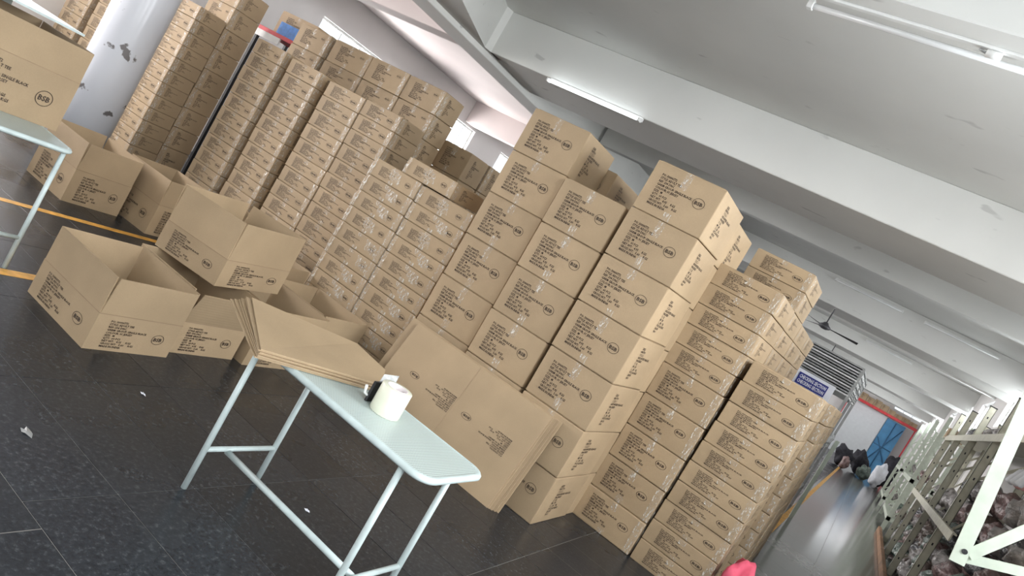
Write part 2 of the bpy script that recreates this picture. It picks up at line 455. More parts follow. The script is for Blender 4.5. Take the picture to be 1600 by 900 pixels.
# ceiling slab and beams
bm = bmesh.new(); box(bm, LW, FW, ZS, RW, BW, ZS + 0.25)
ceil = struct('ceiling', bm, M['slab'])
def beam(name, x0, y0, x1, y1, z0, z1=ZS, m='beam'):
    bm = bmesh.new(); box(bm, x0, y0, z0, x1, y1, z1, 0.008); return obj(name, bm, M[m], ceil)
for y in (7.0, 14.05, 21.1, 28.1, 35.1):
    beam('wide_beam', -5.5, y, RW, y + 1.17, ZB)
for y in (0.0,):
    beam('wide_beam', -5.5, y, RW, y + 1.17, ZB)
for y in (3.72, 10.6, 17.6, 24.6, 31.6):
    beam('secondary_beam', -5.5, y, RW, y + 0.16, 3.40)
beam('long_beam', -5.97, FW, -5.56, BW, 3.115)
for y in (0.0, 6.95, 14.0, 21.0, 28.0, 35.0):
    beam('left_bay_beam', LW, y, -5.97, y + 0.3, 3.16, ZS, 'bounce_plaster')
bm = bmesh.new(); box(bm, LW, FW, 3.695, -5.97, BW, ZS); obj('left_bay_tint', bm, M['bounce_plaster'], ceil)  # thin sheet added under the slab to carry the painted bounce tint
# flared beam end where the wide beam meets the long beam
bm = bmesh.new()
prism(bm, [(-5.56, 4.0), (-5.56, 7.2), (-5.4, 7.2), (-5.498, 6.9), (-4.95, 5.56), (-4.45, 4.5), (-4.3, 3.9)], 'z', ZB, ZS)
obj('beam_haunch', bm, M['beam'], ceil)

# round column
bm = bmesh.new()
n = 48; rr = 0.262
tube(bm, [(0, 0, 0), (0, 0, 0.9), (0, 0, 1.8), (0, 0, 3.16)], rr, n)
o = obj('column', bm, M['column']); o.location = (-7.33, 4.31, 0); o['kind'] = 'structure'
o.name = 'trim_1'
bm = bmesh.new(); box(bm, -0.34, -0.34, 3.0, 0.34, 0.34, 3.16, 0.02); p = obj('column_head', bm, M['column'], o)

# ------------------------------------------------------------------ printing
font = None
def text_mesh(lines, name):
    cu = bpy.data.curves.new(name, 'FONT'); cu.body = '\n'.join(lines); cu.size = 1.0
    cu.resolution_u = 1; cu.space_line = 1.0; cu.offset = 0.022
    o = bpy.data.objects.new(name, cu); C.objects.link(o)
    bpy.context.view_layer.update()
    me = bpy.data.meshes.new_from_object(o.evaluated_get(bpy.context.evaluated_depsgraph_get()))
    bpy.data.objects.remove(o); bpy.data.curves.remove(cu)
    v = [(p.co.x, p.co.y) for p in me.vertices]
    f = [list(p.vertices) for p in me.polygons]
    bpy.data.meshes.remove(me)
    return v, f

def fit(vf, x0, y0, x1, y1):
    v, f = vf
    ax, bx = min(p[0] for p in v), max(p[0] for p in v); ay, by = min(p[1] for p in v), max(p[1] for p in v)
    return [(x0 + (p[0] - ax) / (bx - ax) * (x1 - x0), y0 + (p[1] - ay) / (by - ay) * (y1 - y0)) for p in v], f

def ring(cx, cy, rx, ry, t=0.08, n=28):
    v, f = [], []
    for k in range(n):
        a = 2 * PI * k / n
        v += [(cx + rx * math.cos(a), cy + ry * math.sin(a)), (cx + rx * (1 - t) * math.cos(a), cy + ry * (1 - t) * math.sin(a))]
    for k in range(n):
        q = (k + 1) % n
        f.append([2 * k, 2 * q, 2 * q + 1, 2 * k + 1])
    return v, f

def merge(parts):
    V, Fc = [], []
    for v, f in parts:
        o = len(V); V += v; Fc += [[i + o for i in q] for q in f]
    return V, Fc

MAIN = ['PO: 30000772', 'STYLE: ADULT TEE', 'REF: 204 DNC', 'GARM GROUP: SINGLE BLACK', 'COLOUR: 01 JERSEY', 'SIZE:  M', 'QTY:  60 PCS',
        'NET WT:   4.95     KGS', 'GROSS WT:   5.60     KGS', 'MADE IN INDIA']
SIDE = ['SIZE', 'RATIO', '1 2 2 1', 'ASSORTED BLACK', 'PACKED', 'S  12', 'M  24', 'L  24   XL', 'PCS 60 KGS', 'BOX', 'NO']
T_MAIN = text_mesh(MAIN, 'print_main'); T_SIDE = text_mesh(SIDE, 'print_side'); T_OV = text_mesh(['BSB'], 'print_oval'); T_NO = text_mesh(['60'], 'print_no')

def front_print(x0=0.15, x1=0.64, z0=0.17, z1=0.82, ox=0.765, oz=0.57, orx=0.082, orz=0.10, style=0):
    if style == 1: return merge([ring(ox, oz, orx, orz), fit(T_OV, ox - orx * .68, oz - orz * .36, ox + orx * .68, oz + orz * .36)])
    return fit(T_MAIN, x0, z0, x1, z1)
def side_print():
    return merge([fit(T_SIDE, 0.25, 0.16, 0.66, 0.84)])

def print_mesh(vf, w, h, name, side=False):
    v, f = vf
    me = bpy.data.meshes.new(name)
    e = 0.0016
    if side: co = [(e, p[0] * w, p[1] * h) for p in v]
    else: co = [(p[0] * w, -e, p[1] * h) for p in v]
    me.from_pydata(co, [], f); me.materials.append(M['ink']); me.update()
    return me

# ------------------------------------------------------------------ closed cartons
def carton_body(w, d, h, seed):
    gap = .0055 if h > .2 else .0045
    rnd = random.Random(seed)
    bm = bmesh.new()
    bmesh.ops.create_cube(bm, size=1.0)
    for v in bm.verts: v.co = Vector((v.co.x * w, v.co.y * d, (v.co.z + 0.5) * h))
    bmesh.ops.subdivide_edges(bm, edges=bm.edges[:], cuts=3, use_grid_fill=True)
    for v in bm.verts:
        x, y, z = v.co.x / (w / 2), v.co.y / (d / 2), v.co.z / h * 2 - 1
        bx = (1 - z * z); by = (1 - x * x)
        if abs(y) > 0.99: v.co.y += math.copysign(0.0035 * bx * by + rnd.uniform(-.0012, .0012) * (by + .2), y)
        if abs(x) > 0.99: v.co.x += math.copysign(0.0035 * bx * (1 - y * y), x)
    es = [e for e in bm.edges if len(e.link_faces) == 2 and e.calc_face_angle() > 1.0]
    bmesh.ops.bevel(bm, geom=es, offset=0.006 if h > .2 else .0045, segments=2, affect='EDGES', profile=0.5)
    box(bm, -w / 2 + .018, -d / 2 + .018, h - .004, w / 2 - .018, d / 2 - .018, h + gap)
    for f in bm.faces: f.smooth = True
    me = bpy.data.meshes.new('cardboard_carton'); bm.normal_update(); bm.to_mesh(me); bm.free()
    me.materials.append(M['card'])
    me.set_sharp_from_angle(angle=math.radians(14))
    return me

def tape_mesh(w, d, h, seed, mode):
    rnd = random.Random(seed)
    bm = bmesh.new()
    def patch(o, u, v, nu, nv, n, amp):
        g = []
        for i in range(nu + 1):
            row = []
            for j in range(nv + 1):
                edge = 1.0 if 0 < j < nv else 0.4
                row.append(bm.verts.new(Vector(o) + Vector(u) * (i / nu) + Vector(v) * (j / nv) + Vector(n) * (0.0022 + rnd.random() * amp * edge)))
            g.append(row)
        for i in range(nu):
            for j in range(nv):
                bm.faces.new((g[i][j], g[i + 1][j], g[i + 1][j + 1], g[i][j + 1]))
    # strip folded down over the middle of the top edge
    L_ = h * rnd.uniform(.18, .34)
    patch((-0.03, -d / 2 - .003, h - .003), (0.05, 0, 0), (0, 0, -L_), 2, 5, (0, -1, 0), 0.004)
    L_ = h * rnd.uniform(.12, .25)
    patch((-0.03, -d / 2 - .003, .003 + L_), (0.05, 0, 0), (0, 0, -L_), 2, 4, (0, -1, 0), 0.004)
    if mode >= 1:      # shrink wrapped corner on the right
        patch((w / 2 - 0.05, -d / 2 - .003, .004), (0.05, 0, 0), (0, 0, h - .008), 3, max(4, int(h / .03)), (0, -1, 0), 0.006)
        patch((w / 2 + .003, -d / 2, .004), (0, 0.06, 0), (0, 0, h - .008), 3, max(4, int(h / .03)), (1, 0, 0), 0.006)
    if mode >= 2:      # and on the left, with loose film over the face
        patch((-w / 2, -d / 2 - .003, .004), (0.04, 0, 0), (0, 0, h - .008), 3, max(4, int(h / .03)), (0, -1, 0), 0.006)
        x = rnd.uniform(-.12, .08)
        patch((x, -d / 2 - .003, h * .9), (0.12, 0, -h * .1), (0.02, 0, -h * .6), 4, 5, (0, -1, 0), 0.004)
    me = bpy.data.meshes.new('packing_tape'); bm.normal_update(); bm.to_mesh(me); bm.free(); me.materials.append(M['tape'])
    return me

KC = {}
def kind(w, d, h, fp, tape, sp=True):
    key = (round(w, 3), round(d, 3), round(h, 4), fp, tape)
    if key not in KC:
        V = 3
        fr = {'big': dict(x0=.15, x1=.66, z0=.17, z1=.80, ox=.765, oz=.56, orx=.082, orz=.10),
              'mid': dict(x0=.13, x1=.62, z0=.16, z1=.86, ox=.745, oz=.55, orx=.085, orz=.105),
              'slim': dict(x0=.17, x1=.66, z0=.16, z1=.86, ox=.78, oz=.45, orx=.085, orz=.14),
              'wrap': dict(x0=.2, x1=.52, z0=.22, z1=.76, ox=.8, oz=.5, orx=.055, orz=.15),
              'cube': dict(x0=.2, x1=.62, z0=.2, z1=.85, ox=.8, oz=.72, orx=.06, orz=.06)}[fp]
        KC[key] = ([carton_body(w, d, h, i + len(KC) * 10) for i in range(V)], print_mesh(front_print(**fr), w, h, 'front_print'), print_mesh(front_print(**fr, style=1), w, h, 'oval_mark'),
                   print_mesh(side_print(), d, h, 'side_print', True), [tape_mesh(w, d, h, i + len(KC) * 10, tape) for i in range(V)])
    return KC[key]

def carton(x0, x1, y, d, z, h, fp, tape, label, group, rot=0.0, jit=1.0):
    w = x1 - x0
    wq = round(w / 0.01) * 0.01
    hb = h - (.0055 if h > .2 else .0045)
    bodies, fpm, opm, spm, tapes = kind(wq, d, hb, fp, tape)
    i = random.randrange(3)
    o = link('cardboard_carton', bodies[i])
    o.location = ((x0 + x1) / 2 + random.uniform(-.003, .003) * jit, y + d / 2 + random.uniform(-.005, .005) * jit, z)
    o.rotation_euler = (0, 0, rot + math.radians(random.uniform(-.35, .35)) * jit)
    tag(o, label, 'carton', group)
    p = link('front_print', fpm, o); p.location = (-wq / 2, -d / 2 - .0035, 0)
    p = link('oval_mark', opm, o); p.location = (-wq / 2, -d / 2 - .0035, 0)
    p = link('side_print', spm, o); p.location = (wq / 2 + .0035, -d / 2, 0)
    link('packing_tape', tapes[random.randrange(3)], o)['kind'] = 'stuff'
    return o

ORD = ['top', 'second', 'third', 'fourth', 'fifth', 'sixth', 'seventh', 'eighth', 'ninth', 'tenth', 'eleventh', 'twelfth', 'thirteenth', 'fourteenth', 'fifteenth']
def ordn(i): return 'topmost' if i == 0 else ORD[i] + ' from the top'

def stack(xl, xr, y, d, top, pitch, n, fp, tape, what, where, group, dx=0.0, bottom=0.0):
    """n rows ending at z=top; the lowest box fills down to z=bottom"""
    for i in range(n):
        z1 = top - i * pitch; z0 = z1 - pitch
        if i == n - 1: z0 = bottom
        t = dx * (n - 1 - i)
        carton(xl + t, xr + t, y, d, z0, z1 - z0, fp, tape, '%s, %s in %s' % (what, ordn(i), where), group)

G1 = 'large printed cartons in the front stacks'
stack(-1.800, -1.325, 4.281, 0.59, 2.3415, .3345, 7, 'big', 0, 'large printed carton', 'the jutting stack right of the leaning flats', G1)
stack(-2.312, -1.835, 4.300, 0.585, 1.986, .331, 6, 'big', 0, 'large printed carton', 'the middle large stack behind the flats', G1)
stack(-2.842, -2.362, 4.385, 0.51, 2.331, .333, 7, 'big', 0, 'large printed carton', 'the leftmost large-carton stack', G1)
stack(-1.800, -1.335, 4.90, 0.60, 2.303, .329, 7, 'big', 0, 'large carton', 'the row behind the jutting stack', 'large cartons in the second row')
stack(-2.770, -2.290, 4.92, 0.55, 2.24, .32, 7, 'big', 0, 'large carton', 'the row behind the leftmost large stack', 'large cartons in the second row')
# mixed stack right of the large ones: five medium below, five slim above
G2 = 'cartons of the mixed stack at the aisle corner'
for i in range(5):
    carton(-1.331, -.865, 5.028, .715, .2493 * i, .2493, 'mid', 1, 'medium printed carton, %s of five under slim cartons beside the jutting stack' % ['lowest', 'second lowest', 'third lowest', 'fourth lowest', 'highest'][i], G2)
for i in range(5):
    carton(-1.335, -.868, 5.028, .715, 1.2465 + .1560 * i, .1560, 'slim', 1, 'slim carton, %s of five on medium cartons beside the jutting stack' % ['lowest', 'second lowest', 'middle', 'second highest', 'highest'][i], G2)
for c, (yy, nn, xr) in enumerate([(5.765, 7, -.868), (6.50, 5, -.872), (7.23, 5, -.875)]):
    wh = ['the tall second column behind the mixed stack', 'the third column behind the mixed stack', 'the fourth column behind the mixed stack'][c]
    for i in range(5):
        carton(xr - .47, xr, yy, .70, .2493 * i, .2493, 'mid', 1, 'medium carton, %s in %s' % (['lowest', 'second lowest', 'third lowest', 'fourth lowest', 'highest'][i], wh), 'cartons behind the mixed stack')
    for i in range(nn):
        carton(xr - .47, xr, yy, .70, 1.2465 + .1556 * i, .1556, 'slim', 1, 'slim carton, %s in %s' % (ordn(nn - 1 - i), wh), 'cartons behind the mixed stack')
stack(-.847, -.360, 5.035, .62, 1.560, .156, 10, 'slim', 1, 'slim printed carton', 'the front stack at the aisle corner', 'slim cartons in the aisle corner stack', dx=.0028)
stack(-.785, -.295, 5.95, .60, 1.560, .156, 10, 'slim', 1, 'slim carton', 'the second stack along the aisle', 'slim cartons along the aisle')
stack(-.785, -.295, 6.62, .60, 1.560, .156, 10, 'slim', 1, 'slim carton', 'the third stack along the aisle', 'slim cartons along the aisle')
stack(-.785, -.300, 7.29, .60, 0.936, .156, 6, 'slim', 1, 'slim carton', 'the low fourth stack along the aisle', 'slim cartons along the aisle')
# shrink wrapped pair
stack(-3.995, -3.475, 4.50, .42, 1.470, .1422, 10, 'wrap', 2, 'shrink-wrapped slim carton', 'the left shrink-wrapped stack', 'shrink-wrapped slim cartons')
stack(-3.460, -2.925, 4.50, .42, 1.462, .1422, 10, 'wrap', 2, 'shrink-wrapped slim carton', 'the right shrink-wrapped stack', 'shrink-wrapped slim cartons')
carton(-3.694, -3.186, 4.50, .42, 1.4715, .135, 'wrap', 2, 'shrink-wrapped slim carton lying alone across the top of the shrink-wrapped pair', 'shrink-wrapped slim cartons')
# row of four pale slim stacks behind the open cartons
G3 = 'slim cartons in the row of four stacks behind the open cartons'
stack(-6.545, -6.075, 5.0, .36, 1.913, .154, 12, 'slim', 1, 'pale slim carton', 'the first of four stacks from the column', G3)
stack(-5.965, -5.510, 5.0, .36, 1.892, .152, 12, 'slim', 1, 'pale slim carton', 'the second of four stacks from the column', G3)
stack(-5.375, -4.875, 5.0, .36, 1.870, .1495, 12, 'slim', 1, 'slim carton', 'the third of four stacks from the column', G3)
stack(-4.860, -4.390, 5.0, .36, 1.878, .1495, 12, 'slim', 1, 'slim carton', 'the fourth of four stacks from the column', G3)
# higher row behind them
G4 = 'cartons in the high row behind the four stacks'
for a, b_, wh in ((-6.69, -6.195, 'leftmost high stack behind the slim stacks'), (-6.125, -5.555, 'second high stack behind the slim stacks'),
                  (-5.542, -5.010, 'third high stack behind the slim stacks'), (-4.998, -4.510, 'rightmost high stack behind the slim stacks')):
    stack(a, b_, 5.5, .33, 2.318, .246, 9, 'cube', 1, 'carton', 'the ' + wh, G4)
stack(-4.60, -4.215, 5.92, .36, 1.955, .285, 7, 'cube', 0, 'brown carton', 'the low stack left of the large cartons', 'far cartons between the stacks')
stack(-4.60, -4.210, 6.30, .40, 1.955, .285, 7, 'cube', 1, 'carton', 'the rear low stack left of large cartons', 'far cartons between the stacks')
# stacks beside the column
stack(-8.072, -7.580, 5.0, .35, 1.918, .1525, 12, 'slim', 1, 'bright slim carton', 'the stack just right of the round column', 'slim cartons beside the column')
stack(-8.10, -7.600, 5.37, .36, 2.352, .248, 9, 'cube', 1, 'tall-row carton', 'the high stack behind the column-side stack', 'cartons behind the column stack')
stack(-9.99, -9.495, 5.0, .36, 2.065, .1555, 13, 'slim', 1, 'bright slim carton', 'the far left stack above the left table', 'slim cartons left of the column')
stack(-9.36, -8.880, 5.0, .36, 2.030, .1555, 13, 'slim', 1, 'bright slim carton', 'the stack half hidden by the round column', 'slim cartons left of the column')

# ------------------------------------------------------------------ open cartons
def open_carton(cx, cy, z, w, d, h, label, rot=0.0, splay=(.02, .02, .02, .02), crease=0.5, seed=0, tilt=(0, 0), group='open cartons waiting to be packed'):
    """walls to h*crease, flaps standing up to h; front print on -Y and +X faces"""
    t = 0.006; hc = h * crease
    bm = bmesh.new()
    box(bm, -w / 2, -d / 2, 0, w / 2, d / 2, t)
    box(bm, -w / 2, -d / 2, t, w / 2, -d / 2 + t, hc); box(bm, -w / 2, d / 2 - t, t, w / 2, d / 2, hc)
    box(bm, -w / 2, -d / 2 + t, t, -w / 2 + t, d / 2 - t, hc); box(bm, w / 2 - t, -d / 2 + t, t, w / 2, d / 2 - t, hc)
    o = obj('open_carton', bm, M['card'])
    o.location = (cx, cy, z); o.rotation_euler = (tilt[0], tilt[1], rot)
    tag(o, label, 'carton', group)
    g = 0.004; fh = h - hc
    rnd = random.Random(seed)
    for k, (ax, s) in enumerate((('y', -1), ('x', 1), ('y', 1), ('x', -1))):
        sp = splay[k]; cut = rnd.uniform(.0, .008)
        bm = bmesh.new()
        if ax == 'y':
            yb, yt = s * (d / 2 - t / 2), s * (d / 2 - t / 2 + sp)
            pts = [(-w / 2 + g, yb, hc), (w / 2 - g, yb, hc), (w / 2 - g - cut, yt, h), (-w / 2 + g + cut, yt, h)]
        else:
            xb, xt = s * (w / 2 - t / 2), s * (w / 2 - t / 2 + sp)
            pts = [(xb, -d / 2 + g, hc), (xb, d / 2 - g, hc), (xt, d / 2 - g - cut, h), (xt, -d / 2 + g + cut, h)]
        panel(bm, pts, t)
        obj('flap', bm, M['card'], o)
    bm = bmesh.new()      # scored crease lines
    for s in (-1, 1):
        box(bm, -w / 2, s * d / 2 - .0008, hc - .002, w / 2, s * d / 2 + .0008, hc + .002)
        box(bm, s * w / 2 - .0008, -d / 2, hc - .002, s * w / 2 + .0008, d / 2, hc + .002)
    obj('crease', bm, M['crease'], o)['kind'] = 'stuff'
    for st in (0, 1):
        nm = ('front_print', 'oval_mark')[st]
        pm = print_mesh(front_print(.16, .62, .1, .88, .78, .5, .075, .15, style=st), w, hc * .98, nm)
        p = link(nm, pm, o); p.location = (-w / 2, -d / 2 - .001, 0)
        nm = ('side_print', 'oval_mark')[st]
        pm = print_mesh(front_print(.16, .62, .1, .88, .78, .5, .075, .15, style=st), d, hc * .98, nm, True)
        p = link(nm, pm, o); p.location = (w / 2 + .001, -d / 2, 0)
    return o
open_carton(-3.305, 2.49, 0, .57, .475, .385, 'front left open carton on the floor nearest the viewer', seed=1, splay=(.0, .012, .01, .0))
open_carton(-3.375, 2.995, 0, .57, .475, .385, 'open carton on the floor second from the front, behind the nearest one', seed=2, splay=(.0, .06, .01, .0))
open_carton(-3.325, 3.535, 0, .57, .53, .385, 'open carton on the floor behind the bundle on the bench', seed=3, splay=(.0, .01, .01, .0))
open_carton(-3.42, 4.075, 0, .57, .48, .385, 'open carton on the floor against the shrink-wrapped stacks', seed=4, splay=(.0, .02, .01, .0))
open_carton(-3.505, 3.205, .388, .49, .615, .40, 'open carton resting on top of the other open cartons', rot=math.radians(11), seed=5, splay=(.0, .0, .01, .02), crease=.42)
open_carton(-5.735, 3.55, 0, .575, .47, .485, 'open carton standing behind the left table leg', seed=6, splay=(.0, .01, .0, .02), crease=.55)
open_carton(-5.48, 4.10, 0, .55, .47, .48, 'open carton in shadow behind the one by the left table', rot=math.radians(4), seed=7, splay=(.0, .0, .0, .0), crease=.55)
open_carton(-4.86, 4.46, 0, .52, .46, .47, 'open carton at the foot of the pale slim stacks', rot=math.radians(6), seed=8, splay=(.0, .03, .0, .0), crease=.55)
open_carton(-4.25, 4.25, 0, .52, .45, .40, 'open carton behind the raised open carton', rot=math.radians(3), seed=9, splay=(.02, .0, .03, .03), crease=.55)

# ------------------------------------------------------------------ flattened cartons leaning on the stacks
def flat_sheet(name, w, h, th, fold=True, printed=True):
    bm = bmesh.new()
    nx = 6
    for k in range(2):
        a, b_ = (-w / 2, -0.003) if k == 0 else (0.003, w / 2)
        box(bm, a, 0, 0, b_, th, h, 0.001)
    box(bm, -0.004, 0.002, 0, 0.004, th - .001, h)
    me = bpy.data.meshes.new(name); bm.normal_update(); bm.to_mesh(me); bm.free()
    me.materials.append(M['card']); return me
FW_, FH_ = 1.17, .66
me = flat_sheet('flattened_carton', FW_, FH_, .006)
# printing seen upside down on the two panels
vf = front_print(.1, .55, .15, .85, .8, .45, .08, .12); vo = front_print(.1, .55, .15, .85, .8, .45, .08, .12, style=1)
def flip(vf): return [(1 - p[0], 1 - p[1]) for p in vf[0]], vf[1]
pm1 = print_mesh(flip(vf), .50, .17, 'front_print'); pm2 = print_mesh(flip(vo), .50, .17, 'oval_mark')
lean = math.atan2(.175, .635)
for i in range(9):
    o = link('flattened_carton', me)
    o.location = (-2.11 + [0, .012, .03, .02, .045, .035, .06, .03, -.1][i], 4.035 + i * .0085, 0.0 if i < 8 else 0.0)
    o.rotation_euler = (-lean, 0, 0)
    tag(o, '%s flattened carton from the front of the bundle leaning on the large cartons' % ['first', 'second', 'third', 'fourth', 'fifth', 'sixth', 'seventh', 'eighth', 'ninth'][i], 'flat carton', 'flattened cartons leaning on the stacks')
    if i == 0:
        for pp, nm in ((pm1, 'front_print'), (pm2, 'oval_mark')):
            p = link(nm, pp, o); p.location = (-.46, -.0005, .27)
            p = link(nm, pp, o); p.location = (.02, -.0005, .26)

# ------------------------------------------------------------------ tables
def bench(name, label, x0, x1, y0, y1, zt, leg_in=(.09, .03), rim=.028, cat='table', crossz=.175, legs=None):
    t = thing(name, label, cat, ((x0 + x1) / 2, (y0 + y1) / 2, 0))
    w, d = (x1 - x0) / 2, (y1 - y0) / 2
    def rounded(w, d, r, n=6):
        p = []
        for cx, cy, a0 in ((w - r, d - r, 0), (-w + r, d - r, PI / 2), (-w + r, -d + r, PI), (w - r, -d + r, 3 * PI / 2)):
            for k in range(n + 1):
                a = a0 + PI / 2 * k / n
                p.append((cx + r * math.cos(a), cy + r * math.sin(a)))
        return p
    bm = bmesh.new()
    out = rounded(w, d, .075)
    prof = [(0.012, zt - rim), (0.0, zt - rim + .008), (0.0, zt - .010), (0.006, zt - .002), (.016, zt), (.022, zt - .003)]
    rings = []
    for ins, z in prof:
        pts = rounded(w - ins, d - ins, .075 - ins * .6)
        rings.append([bm.verts.new((p[0], p[1], z)) for p in pts])
    k = len(out)
    for a, b_ in zip(rings, rings[1:]):
        for i in range(k):
            f = bm.faces.new((a[i], a[(i + 1) % k], b_[(i + 1) % k], b_[i])); f.smooth = True
    bm.faces.new(list(reversed(rings[0])))
    obj('rim', bm, M['steel'], t)
    bm = bmesh.new()
    prism(bm, rounded(w - .021, d - .021, .06), 'z', zt - .012, zt - .003)
    obj('tabletop', bm, M['perf'], t)
    lx, ly = w - leg_in[0], d - leg_in[1]
    xa, xb = (legs[0] - (x0 + x1) / 2, legs[1] - (x0 + x1) / 2) if legs else (-lx, lx)
    for xx in (xa, xb):
        for sy in (-1, 1):
            bm = bmesh.new(); tube(bm, [(xx, sy * ly, 0.0), (xx, sy * ly, zt - rim)], .0125, 12); obj('leg', bm, M['steel'], t)
        bm = bmesh.new(); tube(bm, [(xx, -ly, crossz), (xx, ly, crossz)], .011, 10); obj('crossbar', bm, M['steel'], t)
    bm = bmesh.new(); tube(bm, [(xa, -.07, crossz - .012), (xb, -.07, crossz - .012)], .0125, 10); obj('stretcher', bm, M['steel'], t)
    return t
bench('packing_table', 'narrow pale steel table with perforated top in the foreground', -1.985, -1.01, 2.086, 2.522, .665, (.10, .03), legs=(-1.92, -1.13))
bench('packing_table', 'pale steel table at the left edge carrying a carton', -5.3, -3.80, 1.72, 2.285, .72, (.05, .04), crossz=.18)
# carton on the left table
o = open_carton(-4.49, 2.045, .718, .62, .60, .475, 'open carton standing on the left table', seed=11, splay=(.0, .008, .0, .0), crease=.62, group='open cartons waiting to be packed')
# its flattened neighbours above (white printed board edge)
bm = bmesh.new(); panel(bm, [(-5.25, 1.75, 1.255), (-4.27, 1.75, 1.255), (-4.27, 2.3, 1.255), (-5.25, 2.3, 1.255)], .012)
box(bm, -5.25, 1.76, .7185, -4.86, 2.19, 1.249, .004)
tag(obj('pale_case', bm, M['steel']), 'pale painted case with a projecting lid at the upper left, behind the open carton', 'case')
# dark heap and white cloth under the left table
def blob(name, m, r, seed, parent=None, amp=.35, freq=2.0, sub=3, flat=0.0):
    bm = bmesh.new(); bmesh.ops.create_icosphere(bm, subdivisions=sub, radius=1.0)
    off = Vector((seed * 13.7, seed * 7.1, seed * 3.3))
    for v in bm.verts:
        n_ = noise.noise(v.co * freq + off) * amp + noise.noise(v.co * freq * 2.7 + off) * amp * .45 + abs(noise.noise(v.co * freq * 5 + off)) * amp * .25
        v.co *= (1 + n_)
        if flat and v.co.z < -flat: v.co.z = -flat
        v.co = Vector((v.co.x * r[0], v.co.y * r[1], v.co.z * r[2]))
    lo = [min(v.co[k] for v in bm.verts) for k in range(3)]; hi = [max(v.co[k] for v in bm.verts) for k in range(3)]
    for v in bm.verts:
        for k in range(3): v.co[k] = ((v.co[k] - lo[k]) / (hi[k] - lo[k]) * 2 - (0 if k == 2 else 1)) * r[k]
    return obj(name, bm, m, parent, True)
o = blob('lumpy_heap', M['darkcloth'], (.5, .3, .2), 3, flat=.5); o.location = (-6.75, 2.95, 0); tag(o, 'dark heap under the left table', 'cloth')
o = blob('lumpy_heap', M['whitecloth'], (.25, .2, .12), 4, flat=.5); o.location = (-6.7, 2.9, .395); tag(o, 'white cloth lying on the dark heap under the left table', 'cloth')

# ------------------------------------------------------------------ bundle of flats and tape on the foreground table
A = Vector((-1.756, 1.937)); B_ = Vector((-1.583, 2.451)); C_ = Vector((-1.726, 2.649)); D_ = Vector((-1.968, 2.703)); E_ = Vector((-2.185, 2.215))
NF = 7
for i in range(NF):
    z = .6668 + i * .0056
    j = Vector(((i * 37 % 5 - 2) * .004, (i * 53 % 5 - 2) * .003))
    q = NF - 1 - i
    eo = Vector((-.27, -.42)).normalized() * (.011 * q + .004 * (i % 2))
    bm = bmesh.new()
    mid = (A + B_) / 2; up = .0 + .010 * (i % 3)
    pts = [(*(A + j * .6), z), (*(B_ + j), z), (*(C_ + j), z), (*(D_ + j), z), (*(E_ + j * .6 + eo), z + .022 + i * .001)]
    P4 = [Vector(p) for p in pts]
    # the left corner curls up a little: split along A-D
    panel(bm, [P4[0], P4[1], P4[2], P4[3]], .0046)
    panel(bm, [P4[0], P4[3], P4[4]], .0046) if False else None
    n_ = Vector((0, 0, .0023))
    tri = [P4[0], P4[3], P4[4]]
    a_ = [bm.verts.new(p + n_) for p in tri]; b__ = [bm.verts.new(p - n_) for p in tri]
    bm.faces.new(a_); bm.faces.new(list(reversed(b__)))
    for k in range(3): bm.faces.new((a_[k], b__[k], b__[(k + 1) % 3], a_[(k + 1) % 3]))
    bmesh.ops.remove_doubles(bm, verts=bm.verts, dist=.0004)
    bmesh.ops.recalc_face_normals(bm, faces=bm.faces)
    o = obj('flattened_carton', bm, M['card'])
    tag(o, '%s flattened carton in the bundle on the foreground table' % ordn(q), 'flat carton', 'flattened cartons on the foreground table')

t = thing('tape_roll', 'cream jumbo roll of packing tape on the foreground table', 'tape', (-1.432, 2.335, .6625))
def lathe(bm, prof, n=36, mi=0, smooth=True):
    rings = [[bm.verts.new((r * math.cos(2 * PI * k / n), r * math.sin(2 * PI * k / n), z)) for k in range(n)] for r, z in prof]
    for a, b_ in zip(rings, rings[1:]):
        for k in range(n):
            f = bm.faces.new((a[k], a[(k + 1) % n], b_[(k + 1) % n], b_[k])); f.smooth = smooth; f.material_index = mi
    return rings
bm = bmesh.new(); lathe(bm, [(.043, 0), (.060, 0), (.062, .002), (.062, .108), (.060, .11), (.043, .11)]); obj('tape', bm, M['tape_roll'], t)
bm = bmesh.new(); lathe(bm, [(.040, .003), (.043, .0), (.043, .111), (.040, .111), (.040, .003)]); obj('core', bm, M['core'], t)
t = thing('tape_dispenser', 'black and clear hand tape cutter behind the tape roll', 'tape cutter', (-1.515, 2.345, .6625))
bm = bmesh.new(); box(bm, -.006, -.04, 0, .006, .04, .085, .002); obj('blade_guard', bm, M['black'], t)
bm = bmesh.new(); tube(bm, [(0, -.03, .02), (-.012, -.05, .03), (-.012, -.06, .06)], .006); obj('handle', bm, M['white'], t)
bm = bmesh.new(); panel(bm, [(-.012, .0, .06), (.02, .06, .085), (.012, .07, .125), (-.02, .02, .11)], .002); obj('tape_end', bm, M['film'], t)

